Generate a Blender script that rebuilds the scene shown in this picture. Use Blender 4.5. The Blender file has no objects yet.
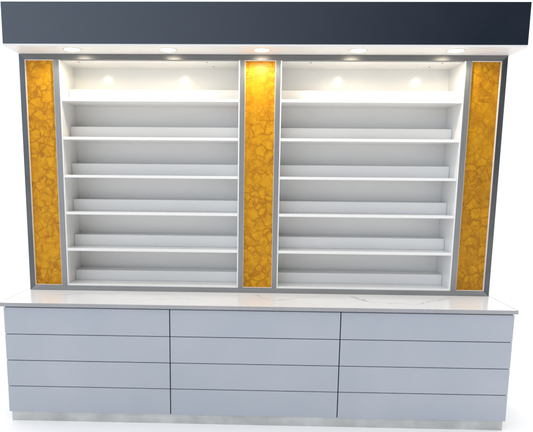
import bpy, bmesh, math, random
from mathutils import Vector, Matrix
random.seed(7)
S = bpy.context.scene
C = S.collection

# ------------------------------------------------------------------ camera
PW, PH = 533.0, 432.0
CAM = dict(loc=(-0.008, -3.3944, 1.4843), yaw=-0.0289, pitch=-0.1688, roll=0.0093,
           f=591.92, px=238.20, py=278.37)
def make_camera():
    cd = bpy.data.cameras.new('camera')
    co = bpy.data.objects.new('camera', cd)
    C.objects.link(co)
    y, p, r = CAM['yaw'], CAM['pitch'], CAM['roll']
    f = Vector((math.sin(y)*math.cos(p), math.cos(y)*math.cos(p), math.sin(p)))
    rt = Vector((math.cos(y), -math.sin(y), 0))
    up = rt.cross(f)
    rt2 = math.cos(r)*rt + math.sin(r)*up
    up2 = -math.sin(r)*rt + math.cos(r)*up
    m = Matrix((rt2, up2, -f)).transposed().to_4x4()
    m.translation = Vector(CAM['loc'])
    co.matrix_world = m
    cd.sensor_fit = 'HORIZONTAL'
    cd.sensor_width = 36.0
    cd.lens = CAM['f']/PW*36.0
    cd.shift_x = (PW/2-CAM['px'])/PW
    cd.shift_y = (CAM['py']-PH/2)/PW
    cd.clip_start = 0.05
    cd.clip_end = 400
    S.camera = co
make_camera()

# ------------------------------------------------------------------ world: bright white studio, dimmer and cooler behind the camera
W = bpy.data.worlds.new('World')
S.world = W
W.use_nodes = True
nt = W.node_tree
nt.nodes.clear()
wo = nt.nodes.new('ShaderNodeOutputWorld')
bg = nt.nodes.new('ShaderNodeBackground')
tc = nt.nodes.new('ShaderNodeTexCoord')
sp = nt.nodes.new('ShaderNodeSeparateXYZ')
nt.links.new(tc.outputs['Generated'], sp.inputs[0])
rx = nt.nodes.new('ShaderNodeValToRGB')          # left to right, in front of the cabinet
mx = nt.nodes.new('ShaderNodeMapRange')
mx.inputs['From Min'].default_value = -0.42
mx.inputs['From Max'].default_value = 0.32
nt.links.new(sp.outputs['X'], mx.inputs['Value'])
nt.links.new(mx.outputs[0], rx.inputs[0])
FRONT_L = (1.05, 1.20, 1.45, 1)
FRONT_R = (0.06, 0.06, 0.065, 1)
rx.color_ramp.elements[0].color = FRONT_L
rx.color_ramp.elements[1].color = FRONT_R
ry = nt.nodes.new('ShaderNodeMapRange')
ry.inputs['From Min'].default_value = 0.0
ry.inputs['From Max'].default_value = 0.45
ry.interpolation_type = 'SMOOTHSTEP'
nt.links.new(sp.outputs['Y'], ry.inputs['Value'])
mix = nt.nodes.new('ShaderNodeMix')
mix.data_type = 'RGBA'
nt.links.new(ry.outputs[0], mix.inputs['Factor'])
nt.links.new(rx.outputs[0], mix.inputs['A'])
mix.inputs['B'].default_value = (1.35, 1.35, 1.35, 1)
rz = nt.nodes.new('ShaderNodeMapRange')          # overhead brightness added to whiten floor and countertop
rz.interpolation_type = 'SMOOTHSTEP'
rz.inputs['From Min'].default_value = 0.42
rz.inputs['From Max'].default_value = 0.66
nt.links.new(sp.outputs['Z'], rz.inputs['Value'])
mix2 = nt.nodes.new('ShaderNodeMix')
mix2.data_type = 'RGBA'
nt.links.new(rz.outputs[0], mix2.inputs['Factor'])
nt.links.new(mix.outputs['Result'], mix2.inputs['A'])
mix2.inputs['B'].default_value = (1.50, 1.49, 1.50, 1)
nt.links.new(mix2.outputs['Result'], bg.inputs['Color'])
bg.inputs['Strength'].default_value = 1.0
nt.links.new(bg.outputs[0], wo.inputs[0])

S.view_settings.view_transform = 'Standard'
S.view_settings.look = 'None'
S.view_settings.exposure = 0.0
S.view_settings.gamma = 1.0
S.view_settings.use_curve_mapping = False

SPOT_W = 3.8
SPOT_COL = (1.0, 0.89, 0.70)

# ------------------------------------------------------------------ dimensions (metres), fitted to the photograph
HB = 1.5                      # half width of the drawer base
ZP, ZB, ZC = 0.0605, 0.7198, 0.7418
FY = 0.4039                   # plane of the upper frame
BACK = 0.72                   # back of everything
XF = 0.0065                   # centre of the upper unit
WF = 1.4965
HY, ZHB, ZHT, WH = 0.1793, 2.2265, 2.4689, 1.5056
XH = 0.013
AO, AI = 1.4628, 1.2827       # side amber panel
CAW = 0.0942
BO, BI = 1.2481, 0.1245       # bay outer / inner
ABZ, ATZ = 0.7748, 2.1935
BZB, BZT = 0.7730, 2.1968
BD, RD, RH = 0.2947, 0.1579, 0.0746
SH = [1.9632, 1.7285, 1.4919, 1.2573, 1.0209]

# ------------------------------------------------------------------ materials
def new_mat(name):
    m = bpy.data.materials.new(name)
    m.use_nodes = True
    n = m.node_tree
    return m, n, n.nodes['Principled BSDF']
def N(n, t, **kw):
    x = n.nodes.new(t)
    for k, v in kw.items():
        setattr(x, k, v)
    return x
def coords(n, scale=(1, 1, 1)):
    t = N(n, 'ShaderNodeNewGeometry')
    mp = N(n, 'ShaderNodeMapping')
    mp.inputs['Scale'].default_value = scale
    n.links.new(t.outputs['Position'], mp.inputs[0])
    return mp.outputs[0]
def noise(n, vec, scale, detail=4, rough=.55, dist=0):
    x = N(n, 'ShaderNodeTexNoise')
    x.inputs['Scale'].default_value = scale
    x.inputs['Detail'].default_value = detail
    x.inputs['Roughness'].default_value = rough
    x.inputs['Distortion'].default_value = dist
    n.links.new(vec, x.inputs['Vector'])
    return x
def ramp(n, fac, stops):
    r = N(n, 'ShaderNodeValToRGB')
    e = r.color_ramp.elements
    while len(e) < len(stops):
        e.new(.5)
    for q, (p, c) in zip(e, stops):
        q.position = p
        q.color = (*c, 1) if len(c) == 3 else c
    n.links.new(fac, r.inputs[0])
    return r.outputs[0]
def maprange(n, v, a, b, c, d):
    r = N(n, 'ShaderNodeMapRange')
    for k, q in zip(('From Min', 'From Max', 'To Min', 'To Max'), (a, b, c, d)):
        r.inputs[k].default_value = q
    n.links.new(v, r.inputs['Value'])
    return r.outputs[0]
def bump(n, p, h, strength, dist=.001):
    b = N(n, 'ShaderNodeBump')
    b.inputs['Strength'].default_value = strength
    b.inputs['Distance'].default_value = dist
    n.links.new(h, b.inputs['Height'])
    n.links.new(b.outputs[0], p.inputs['Normal'])

def laminate(name, c0, c1, r0, r1, wav=.15, coat=0.0, spec=.5):
    m, n, p = new_mat(name)
    v = coords(n)
    a = noise(n, v, 2.3, 5)
    n.links.new(ramp(n, a.outputs[0], [(.3, c0), (.7, c1)]), p.inputs['Base Color'])
    b = noise(n, v, 9, 6)
    n.links.new(maprange(n, b.outputs[0], .3, .7, r0, r1), p.inputs['Roughness'])
    c = noise(n, v, 5, 2)
    bump(n, p, c.outputs[0], wav, .003)
    p.inputs['Coat Weight'].default_value = coat
    p.inputs['Specular IOR Level'].default_value = spec
    p.inputs['Coat Roughness'].default_value = .08
    return m
M_WHITE = laminate('white_laminate', (.83, .825, .805), (.86, .855, .835), .12, .19, .04, 0, .28)
M_UNDER = laminate('white_soffit_board', (.80, .79, .77), (.84, .83, .81), .35, .5)
M_DRAWER = laminate('grey_blue_gloss_laminate', (.385, .42, .475), (.43, .46, .51), .14, .24, .12, .3)
M_CARC = laminate('dark_carcass_board', (.20, .19, .24), (.24, .23, .28), .5, .7)
def fascia():
    m, n, p = new_mat('slate_navy_fascia')
    v = coords(n)
    a = noise(n, v, 160, 4, .7)
    n.links.new(ramp(n, a.outputs[0], [(.35, (.006, .012, .023)), (.65, (.011, .019, .034))]), p.inputs['Base Color'])
    b = noise(n, v, 2.2, 6, .65)
    n.links.new(maprange(n, b.outputs[0], .3, .7, .15, .25), p.inputs['Roughness'])
    p.inputs['IOR'].default_value = 1.65
    p.inputs['Coat Weight'].default_value = 1
    p.inputs['Coat Roughness'].default_value = .12
    bump(n, p, a.outputs[0], .12, .0006)
    return m
M_FASCIA = fascia()

def steel(name, col, horiz, rough=(.25, .42), blotch=0, metal=.5):
    m, n, p = new_mat(name)
    v = coords(n, (4, 60, 260) if horiz else (260, 60, 4))
    a = noise(n, v, 1.0, 3)
    v2 = coords(n)
    b = noise(n, v2, 4.5, 4)
    mm = N(n, 'ShaderNodeMix', data_type='RGBA')
    mm.inputs['Factor'].default_value = .5
    n.links.new(ramp(n, a.outputs[0], [(.3, tuple(c*.86 for c in col)), (.7, tuple(min(1, c*1.1) for c in col))]), mm.inputs['A'])
    lo = .52 if blotch else .92
    n.links.new(ramp(n, b.outputs[0], [(.35, tuple(c*lo for c in col)), (.65, tuple(min(1, c*1.06) for c in col))]), mm.inputs['B'])
    n.links.new(mm.outputs['Result'], p.inputs['Base Color'])
    p.inputs['Metallic'].default_value = metal
    n.links.new(maprange(n, a.outputs[0], .3, .7, *rough), p.inputs['Roughness'])
    bump(n, p, a.outputs[0], .12, .0006)
    return m
M_STEELV = steel('brushed_steel_upright', (.27, .28, .285), False)
M_STEELH = steel('brushed_steel_rail', (.29, .295, .295), True)
M_STEELO = steel('dark_outer_steel', (.135, .145, .15), False, (.22, .36), 1, .75)
M_STEELT = steel('dark_top_steel', (.16, .165, .17), True, (.25, .4), 0, .6)
M_PLINTH = steel('dull_steel_kickplate', (.62, .63, .61), True, (.3, .5), 1)  # dark blotches in the colour stand in for reflections of the floor
M_DARK = steel('dark_steel', (.12, .12, .13), False)

def amber(name, tone, blotch):
    m, n, p = new_mat(name)
    v = coords(n)
    w = noise(n, v, 14, 5, .62)
    sub = N(n, 'ShaderNodeVectorMath', operation='SUBTRACT')
    n.links.new(w.outputs['Color'], sub.inputs[0]); sub.inputs[1].default_value = (.5, .5, .5)
    sc = N(n, 'ShaderNodeVectorMath', operation='SCALE'); sc.inputs['Scale'].default_value = .085
    n.links.new(sub.outputs[0], sc.inputs[0])
    ad = N(n, 'ShaderNodeVectorMath', operation='ADD')
    n.links.new(v, ad.inputs[0]); n.links.new(sc.outputs[0], ad.inputs[1])
    def vor(scale):
        x = N(n, 'ShaderNodeTexVoronoi', feature='DISTANCE_TO_EDGE')
        x.inputs['Scale'].default_value = scale
        n.links.new(ad.outputs[0], x.inputs['Vector'])
        return x.outputs['Distance']
    def mul(a, b):
        x = N(n, 'ShaderNodeMath', operation='MULTIPLY')
        n.links.new(a, x.inputs[0]); n.links.new(b, x.inputs[1])
        return x.outputs[0]
    # broad soft veins that fade in and out, and finer ones between them
    k1 = maprange(n, noise(n, v, 8, 3).outputs[0], .36, .56, .22, 1)
    k2 = maprange(n, noise(n, v, 11, 3, .6).outputs[0], .45, .62, 0, 1)
    v1 = mul(maprange(n, vor(17), 0, .13, .85, 0), k1)
    v2 = mul(maprange(n, vor(36), 0, .20, .6, 0), k2)
    mxx = N(n, 'ShaderNodeMath', operation='MAXIMUM')
    n.links.new(v1, mxx.inputs[0]); n.links.new(v2, mxx.inputs[1])
    bl = maprange(n, noise(n, v, 7, 7, .7, .6).outputs[0], .47, .70, 0, blotch)
    mx2 = N(n, 'ShaderNodeMath', operation='MAXIMUM')
    n.links.new(mxx.outputs[0], mx2.inputs[0]); n.links.new(bl, mx2.inputs[1])
    cl = noise(n, v, 26, 7, .7)
    t = tone
    base = ramp(n, cl.outputs[0], [(.32, (.54*t, .225*t, .005)), (.5, (.66*t, .31*t, .007)), (.7, (.76*t, .39*t, .010))])
    mm = N(n, 'ShaderNodeMix', data_type='RGBA')
    n.links.new(mx2.outputs[0], mm.inputs['Factor'])
    n.links.new(base, mm.inputs['A'])
    mm.inputs['B'].default_value = (.34*t, .12*t, .006, 1)
    n.links.new(mm.outputs['Result'], p.inputs['Base Color'])
    n.links.new(maprange(n, cl.outputs[0], .3, .7, .34, .46), p.inputs['Roughness'])
    p.inputs['Specular IOR Level'].default_value = .2
    bump(n, p, noise(n, v, 3.5, 2).outputs[0], .05, .003)
    return m
M_AMBER = amber('amber_marbled_acrylic', 1.0, .22)
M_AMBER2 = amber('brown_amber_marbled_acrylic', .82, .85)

def marble():
    m, n, p = new_mat('white_veined_marble')
    v = coords(n)
    sx = N(n, 'ShaderNodeSeparateXYZ'); n.links.new(v, sx.inputs[0])
    w = noise(n, v, 6, 5, .6)
    w2 = noise(n, v, 22, 3, .6)
    def mth(op, a, b=None, c=None):
        x = N(n, 'ShaderNodeMath', operation=op)
        for i, q in enumerate((a, b, c)):
            if q is None: continue
            if isinstance(q, (int, float)): x.inputs[i].default_value = q
            else: n.links.new(q, x.inputs[i])
        return x.outputs[0]
    warp = mth('ADD', mth('MULTIPLY', mth('SUBTRACT', w.outputs[0], .5), .22), mth('MULTIPLY', mth('SUBTRACT', w2.outputs[0], .5), .05))
    X, Y = sx.outputs[0], sx.outputs[1]
    col = ramp(n, noise(n, v, 2.5, 6, .6).outputs[0], [(.3, (.80, .80, .805)), (.7, (.87, .865, .855))])
    # (x0, y0, x1, y1, width, strength, colour)
    veins = [(.60, .34, .72, .16, .016, .9, (.36, .36, .38)), (.70, .20, .95, .10, .012, .7, (.42, .42, .44)),
             (.954, .11, 1.24, .34, .014, .8, (.50, .43, .32)), (.06, .16, .42, .33, .014, .65, (.42, .42, .44)),
             (.00, .36, .10, .18, .010, .5, (.45, .45, .47)), (-1.3, .24, -.80, .34, .016, .35, (.5, .5, .52)),
             (-.75, .12, -.10, .25, .014, .35, (.5, .5, .52)), (1.1, .02, 1.38, .10, .008, .4, (.5, .46, .38))]
    for (x0, y0, x1, y1, wd, st, c) in veins:
        L = math.hypot(x1-x0, y1-y0); dx, dy = (x1-x0)/L, (y1-y0)/L
        al = mth('ADD', mth('MULTIPLY', mth('SUBTRACT', X, x0), dx), mth('MULTIPLY', mth('SUBTRACT', Y, y0), dy))
        pe = mth('ADD', mth('MULTIPLY', mth('SUBTRACT', X, x0), -dy), mth('MULTIPLY', mth('SUBTRACT', Y, y0), dx))
        pe = mth('ABSOLUTE', mth('ADD', pe, warp))
        a = maprange(n, pe, 0, wd, st, 0)
        off = mth('ABSOLUTE', mth('SUBTRACT', al, L/2))
        b = maprange(n, off, L*.3, L*.55, 1, 0)
        mm = N(n, 'ShaderNodeMix', data_type='RGBA')
        n.links.new(mth('MULTIPLY', a, b), mm.inputs['Factor'])
        n.links.new(col, mm.inputs['A']); mm.inputs['B'].default_value = (*c, 1)
        col = mm.outputs['Result']
    n.links.new(col, p.inputs['Base Color'])
    p.inputs['Roughness'].default_value = .2
    return m
M_MARBLE = marble()
M_EDGE = laminate('grey_stone_edge', (.33, .335, .35), (.39, .395, .405), .2, .35, .05)

def floor_mat():
    m, n, p = new_mat('white_studio_floor')
    v = coords(n)
    n.links.new(ramp(n, noise(n, v, 1.5, 3).outputs[0], [(.3, (.93, .93, .93)), (.7, (.95, .95, .95))]), p.inputs['Base Color'])
    p.inputs['Roughness'].default_value = .7
    p.inputs['Specular IOR Level'].default_value = .2
    return m
M_FLOOR = floor_mat()

def emit(name, col, s):
    m, n, p = new_mat(name)
    p.inputs['Base Color'].default_value = (.9, .9, .88, 1)
    p.inputs['Emission Color'].default_value = (*col, 1)
    p.inputs['Emission Strength'].default_value = s
    return m
M_LENS = emit('lit_lamp_lens', (1.0, .86, .62), 24)
def chrome():
    m, n, p = new_mat('satin_lamp_trim')
    v = coords(n)
    n.links.new(maprange(n, noise(n, v, 30, 3).outputs[0], .3, .7, .2, .35), p.inputs['Roughness'])
    p.inputs['Base Color'].default_value = (.85, .83, .80, 1)
    p.inputs['Metallic'].default_value = .6
    return m
M_CHROME = chrome()

# ------------------------------------------------------------------ mesh helpers
def box(bm, x0, x1, y0, y1, z0, z1):
    vs = [bm.verts.new(p) for p in ((x0,y0,z0),(x1,y0,z0),(x1,y1,z0),(x0,y1,z0),(x0,y0,z1),(x1,y0,z1),(x1,y1,z1),(x0,y1,z1))]
    for f in ((3,2,1,0),(4,5,6,7),(0,1,5,4),(1,2,6,5),(2,3,7,6),(3,0,4,7)):
        bm.faces.new([vs[i] for i in f])
def prism(bm, pts, y0, y1):
    """polygon given in (x, z), extruded along y"""
    a = [bm.verts.new((x, y0, z)) for x, z in pts]
    b = [bm.verts.new((x, y1, z)) for x, z in pts]
    k = len(pts)
    bm.faces.new(a); bm.faces.new(b[::-1])
    for i in range(k):
        bm.faces.new((a[i], b[i], b[(i+1) % k], a[(i+1) % k]))
def lathe(bm, prof, seg=40, cx=0, cy=0):
    rings = []
    for r, z in prof:
        rings.append([bm.verts.new((cx+r*math.cos(2*math.pi*i/seg), cy+r*math.sin(2*math.pi*i/seg), z)) for i in range(seg)])
    for a, b in zip(rings, rings[1:]):
        for i in range(seg):
            bm.faces.new((a[i], a[(i+1) % seg], b[(i+1) % seg], b[i]))
    return rings
def obj(name, bm, mat, parent=None, bevel=0, smooth=False, segs=2):
    bmesh.ops.recalc_face_normals(bm, faces=bm.faces)
    if bevel:
        bmesh.ops.bevel(bm, geom=list(bm.edges), offset=bevel, segments=segs, profile=.5, affect='EDGES', clamp_overlap=True)
    me = bpy.data.meshes.new(name)
    if smooth:
        for f in bm.faces: f.smooth = True
    bm.to_mesh(me); bm.free()
    me.materials.append(mat)
    o = bpy.data.objects.new(name, me)
    C.objects.link(o)
    if parent is not None:
        o.parent = parent
        q = parent; off = Vector((0, 0, 0))
        while q is not None:
            off += q.location; q = q.parent
        me.transform(Matrix.Translation(-off))
    return o
def bxo(name, dims, mat, parent=None, bevel=0):
    bm = bmesh.new(); box(bm, *dims)
    return obj(name, bm, mat, parent, bevel)
def thing(name, label, cat, loc):
    o = bpy.data.objects.new(name, None); C.objects.link(o)
    o.location = loc; o.empty_display_size = .2
    o['label'] = label; o['category'] = cat
    return o

# ------------------------------------------------------------------ floor
bm = bmesh.new()
vs = [bm.verts.new(p) for p in ((-60,-60,0),(60,-60,0),(60,60,0),(-60,60,0))]
bm.faces.new(vs)
fl = obj('floor', bm, M_FLOOR)
fl['kind'] = 'structure'

# ------------------------------------------------------------------ drawer base
base = thing('drawer_base', 'long low grey-blue gloss drawer cabinet under a white marble countertop, with steel kickplate', 'drawer cabinet', (0, .36, 0))
bxo('kickplate', (-HB+.012, HB-.012, .008, BACK-.03, 0.0, ZP-.001), M_PLINTH, base, .001)
X1, X2 = -.509, .4975
secs = [(-HB, X1), (X1, X2), (X2, HB)]
GV, GH = .0028, .0020
for i, (a, b) in enumerate(secs):
    xa = a + (GV if i else 0); xb = b - (GV if i < 2 else 0)
    sec = bxo('drawer_section', (a+(.003 if i else .001), b-(.003 if i < 2 else .001), .0195, BACK, ZP+.0005, ZB-.001), M_CARC, base)
    zt = ZB - .009
    hgt = (zt-ZP)/4
    for k in range(4):
        z0 = ZP + k*hgt + (GH if k else 0); z1 = ZP + (k+1)*hgt - (GH if k < 3 else 0)
        # a hair of misalignment between the fronts
        dy = random.uniform(-.0006, .0006)
        bxo('drawer_front', (xa, xb, dy, .019, z0, z1), M_DRAWER, sec, .0011)
    # side cheek in the same laminate
    if i == 0: bxo('side_cheek', (a-.0005, a+.0005+.0002, .0200, BACK-.002, ZP+.002, ZB-.002), M_DRAWER, sec)
    if i == 2: bxo('side_cheek', (b-.0007, b+.0005, .0200, BACK-.002, ZP+.002, ZB-.002), M_DRAWER, sec)
bm = bmesh.new(); box(bm, -HB-.013, HB+.0085, -.0133, BACK+.002, ZB, ZC)
ct = obj('countertop', bm, M_MARBLE, base, .0012)
bm = bmesh.new()            # polished grey edge, mitred round the three open sides
ox0, ox1, oy = -HB-.0155, HB+.0135, -.0148
for (xa, xb, ya, yb) in ((ox0, ox1, oy, -.01335), (ox0, -HB-.01305, -.0133, BACK), (HB+.00855, ox1, -.0133, BACK)):
    box(bm, xa, xb, ya, yb, ZB-.0004, ZC+.0004)
obj('stone_edge', bm, M_EDGE, ct, .0004)

# ------------------------------------------------------------------ display shelf unit
unit = thing('display_shelf_unit', 'tall white open shelving with amber panels, steel frame and dark canopy, standing on marble countertop', 'display shelves', (XF, .56, ZC))
ZR0, ZR1 = ZC+.0005, BZB            # bottom rail
ZT0, ZT1 = ATZ, ZHB-.0005           # top rail
FT = .030                           # frame depth
def post(x0, x1, mitre=None):
    bm = bmesh.new()
    if mitre == 'L':
        prism(bm, [(x0, ZR0), (x1, ZR1), (x1, ZT0), (x0, ZT1)], FY, FY+FT)
    elif mitre == 'R':
        prism(bm, [(x0, ZR1), (x1, ZR0), (x1, ZT1), (x0, ZT0)], FY, FY+FT)
    else:
        box(bm, x0, x1, FY, FY+FT, ZR1+.0003, ZT0-.0003)
    return obj('frame_post', bm, M_STEELO if mitre else M_STEELV, unit, .0008)
x = XF
post(x-WF, x-AO, 'L'); post(x+AO, x+WF, 'R')
post(x-AI, x-BO); post(x+BO, x+AI)
post(x-BI, x-CAW); post(x+CAW, x+BI)
e = .0006
bm = bmesh.new(); prism(bm, [(x-WF+e, ZT1), (x-AO+e, ZT0), (x+AO-e, ZT0), (x+WF-e, ZT1)], FY, FY+FT)
obj('top_rail', bm, M_STEELT, unit, .0008)
bm = bmesh.new(); prism(bm, [(x-WF+e, ZR0), (x+WF-e, ZR0), (x+AO-e, ZR1), (x-AO+e, ZR1)], FY, FY+FT)
obj('bottom_rail', bm, M_STEELH, unit, .0008)

REC = .022
for (a, b) in ((x-AO, x-AI), (x-CAW, x+CAW), (x+AI, x+AO)):
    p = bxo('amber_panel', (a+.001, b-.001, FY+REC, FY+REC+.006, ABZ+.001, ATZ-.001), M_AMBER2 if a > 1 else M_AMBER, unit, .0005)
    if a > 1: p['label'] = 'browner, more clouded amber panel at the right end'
    t = .0022
    bm = bmesh.new()          # thin white trim lining the recess
    box(bm, a+.0003, a+t, FY+.002, FY+REC-.0005, ABZ+.0005, ATZ-.0005)
    box(bm, b-t, b-.0003, FY+.002, FY+REC-.0005, ABZ+.0005, ATZ-.0005)
    box(bm, a+t, b-t, FY+.002, FY+REC-.0005, ABZ+.0005, ABZ+t)
    box(bm, a+t, b-t, FY+.002, FY+REC-.0005, ATZ-t, ATZ-.0005)
    obj('panel_trim', bm, M_UNDER, p)
    bxo('panel_backing', (a+.002, b-.002, FY+FT+.0005, BACK-.002, ABZ+.002, ATZ-.002), M_UNDER, p)

TS = .008    # side panel thickness
ST = .0175    # shelf thickness
for (a, b) in ((x-BO, x-BI), (x+BI, x+BO)):
    bxo('side_panel', (a+.0005, a+TS, FY+.0008, FY+BD+.010, BZB+.0005, BZT-.004), M_WHITE, unit, .0008)
    bxo('side_panel', (b-TS, b-.0005, FY+.0008, FY+BD+.010, BZB+.0005, BZT-.004), M_WHITE, unit, .0008)
    a2, b2 = a+TS+.0003, b-TS-.0003
    bxo('back_panel', (a2, b2, FY+BD, FY+BD+.010, BZB+.001, BZT-.004), M_WHITE, unit)
    top = bxo('top_board', (a2, b2, FY+FT+.002, FY+BD-.0005, BZT-.006, BZT+.012), M_WHITE, unit, .0008)
    bot = bxo('bottom_board', (a2, b2, FY+.0014, FY+BD-.0005, BZB+.0005, BZB+.012), M_WHITE, unit, .0010)
    zt = BZB+.012
    bm = bmesh.new(); box(bm, a2+.001, b2-.001, FY+RD, FY+BD-.001, zt+.0003, zt+RH-.006)
    obj('display_riser', bm, M_WHITE, bot, .0012)
    for z in SH:
        s = bxo('shelf', (a2, b2, FY+.0014, FY+BD-.0005, z-ST, z), M_WHITE, unit, .0012)
        bm = bmesh.new(); box(bm, a2+.001, b2-.001, FY+RD, FY+BD-.001, z+.0003, z+RH)
        obj('display_riser', bm, M_WHITE, s, .0012)
    # screw caps under the top board
    m_ = (a, b)
    for (sx, sy) in ((a2+.10, .06), (b2-.20, .06), (b2-.17, .20)) if a < 0 else ((a2+.18, .06), (b2-.12, .06), (b2-.16, .19)):
        bm = bmesh.new()
        r = lathe(bm, [(.0001, BZT-.0085), (.004, BZT-.0085), (.0055, BZT-.0062)], 16, sx, FY+sy)
        obj('screw_cap', bm, M_DARK, top, 0, True)

# canopy
can = bxo('canopy', (XH-WH, XH+WH, HY, BACK, ZHB+.012, ZHT), M_FASCIA, unit, .0012)
HX0, HX1 = XH-WH, XH+WH
YL = .268
# lamp x from the photograph: ray through pixel onto the soffit plane
def pix_to_plane_z(u, v, z):
    y, p, r = CAM['yaw'], CAM['pitch'], CAM['roll']
    f = Vector((math.sin(y)*math.cos(p), math.cos(y)*math.cos(p), math.sin(p)))
    rt = Vector((math.cos(y), -math.sin(y), 0)); up = rt.cross(f)
    rt2 = math.cos(r)*rt+math.sin(r)*up; up2 = -math.sin(r)*rt+math.cos(r)*up
    d = f + rt2*((u-CAM['px'])/CAM['f']) + up2*(-(v-CAM['py'])/CAM['f'])
    o = Vector(CAM['loc'])
    return o + d*((z-o.z)/d.z)
LAMPX = [-1.126, -.555, .0, .5635, 1.130]
# soffit: board with five round holes
def soffit():
    bm = bmesh.new()
    R0 = .046
    seg = 32
    z0, z1 = ZHB, ZHB+.0118
    xs = [HX0+.001] + [(LAMPX[i]+LAMPX[i+1])/2+XH for i in range(4)] + [HX1-.001]
    y0, y1 = HY+.001, BACK-.001
    for i in range(5):
        cx, cy = LAMPX[i]+XH, YL
        a, b = xs[i], xs[i+1]
        for z in (z0, z1):
            ring = [bm.verts.new((cx+R0*math.cos(2*math.pi*k/seg), cy+R0*math.sin(2*math.pi*k/seg), z)) for k in range(seg)]
            def edge(k):
                t = 2*math.pi*k/seg; c, s = math.cos(t), math.sin(t)
                cand = []
                if c > 1e-9: cand.append((b-cx)/c)
                if c < -1e-9: cand.append((a-cx)/c)
                if s > 1e-9: cand.append((y1-cy)/s)
                if s < -1e-9: cand.append((y0-cy)/s)
                q = min(cand); return (cx+q*c, cy+q*s)
            pts = [edge(k) for k in range(seg)]
            out = [bm.verts.new((px, py, z)) for px, py in pts]
            for k in range(seg):
                k2 = (k+1) % seg
                # insert a corner when the boundary turns
                p, q = pts[k], pts[k2]
                if abs(p[0]-q[0]) > 1e-6 and abs(p[1]-q[1]) > 1e-6:
                    cxn = a if min(abs(p[0]-a), abs(q[0]-a)) < 1e-6 else b
                    cyn = y0 if min(abs(p[1]-y0), abs(q[1]-y0)) < 1e-6 else y1
                    cv = bm.verts.new((cxn, cyn, z))
                    bm.faces.new((ring[k], out[k], cv, out[k2], ring[k2]))
                else:
                    bm.faces.new((ring[k], out[k], out[k2], ring[k2]))
            if z == z0: lo = ring
            else: hi = ring
        for k in range(seg):
            bm.faces.new((lo[k], lo[(k+1) % seg], hi[(k+1) % seg], hi[k]))
    # outer rim
    c = [(HX0+.001, y0), (HX1-.001, y0), (HX1-.001, y1), (HX0+.001, y1)]
    for i in range(4):
        (xa, ya), (xb, yb) = c[i], c[(i+1) % 4]
        bm.faces.new([bm.verts.new(q) for q in ((xa, ya, z0), (xb, yb, z0), (xb, yb, z1), (xa, ya, z1))])
    return obj('soffit', bm, M_UNDER, can)
soffit()
# downlights: one of them built, the rest copied
dl = bpy.data.objects.new('downlight', None)
C.objects.link(dl); dl.parent = unit
dl.empty_display_size = .05
U = unit.location
dl.location = Vector((LAMPX[0]+XH, YL, ZHB)) - Vector(U)
def local(name, bm, mat, smooth=True):
    bmesh.ops.recalc_face_normals(bm, faces=bm.faces)
    me = bpy.data.meshes.new(name)
    for f in bm.faces: f.smooth = smooth
    bm.to_mesh(me); bm.free(); me.materials.append(mat)
    o = bpy.data.objects.new(name, me); C.objects.link(o); o.parent = dl
    return o
bm = bmesh.new()
lathe(bm, [(.0450, .010), (.0445, -.0005), (.0465, -.0035), (.0500, -.0040), (.0530, -.0022), (.0538, -.0003), (.0458, -.0003), (.0456, .010)], 48)
trim_ = local('trim_ring', bm, M_CHROME)
bm = bmesh.new()
rg = lathe(bm, [(.0440, .0085), (.0435, .0005), (.036, -.0055), (.020, -.0095), (.0003, -.0110)], 48)
bm.faces.new(rg[-1]); bm.faces.new(rg[0][::-1])
lens_ = local('lamp_lens', bm, M_LENS)
ld = bpy.data.lights.new('spot_beam', 'SPOT')
ld.energy = SPOT_W; ld.color = SPOT_COL
ld.spot_size = math.radians(176); ld.spot_blend = .35
ld.shadow_soft_size = .012
lt = bpy.data.objects.new('spot_beam', ld); C.objects.link(lt); lt.parent = dl
lt.location = (0, 0, -.035)
for X in LAMPX[1:]:
    r = dl.copy(); C.objects.link(r); r.parent = unit
    r.location = Vector((X+XH, YL, ZHB)) - Vector(U)
    for ch in (trim_, lens_, lt):
        c = ch.copy(); C.objects.link(c); c.parent = r
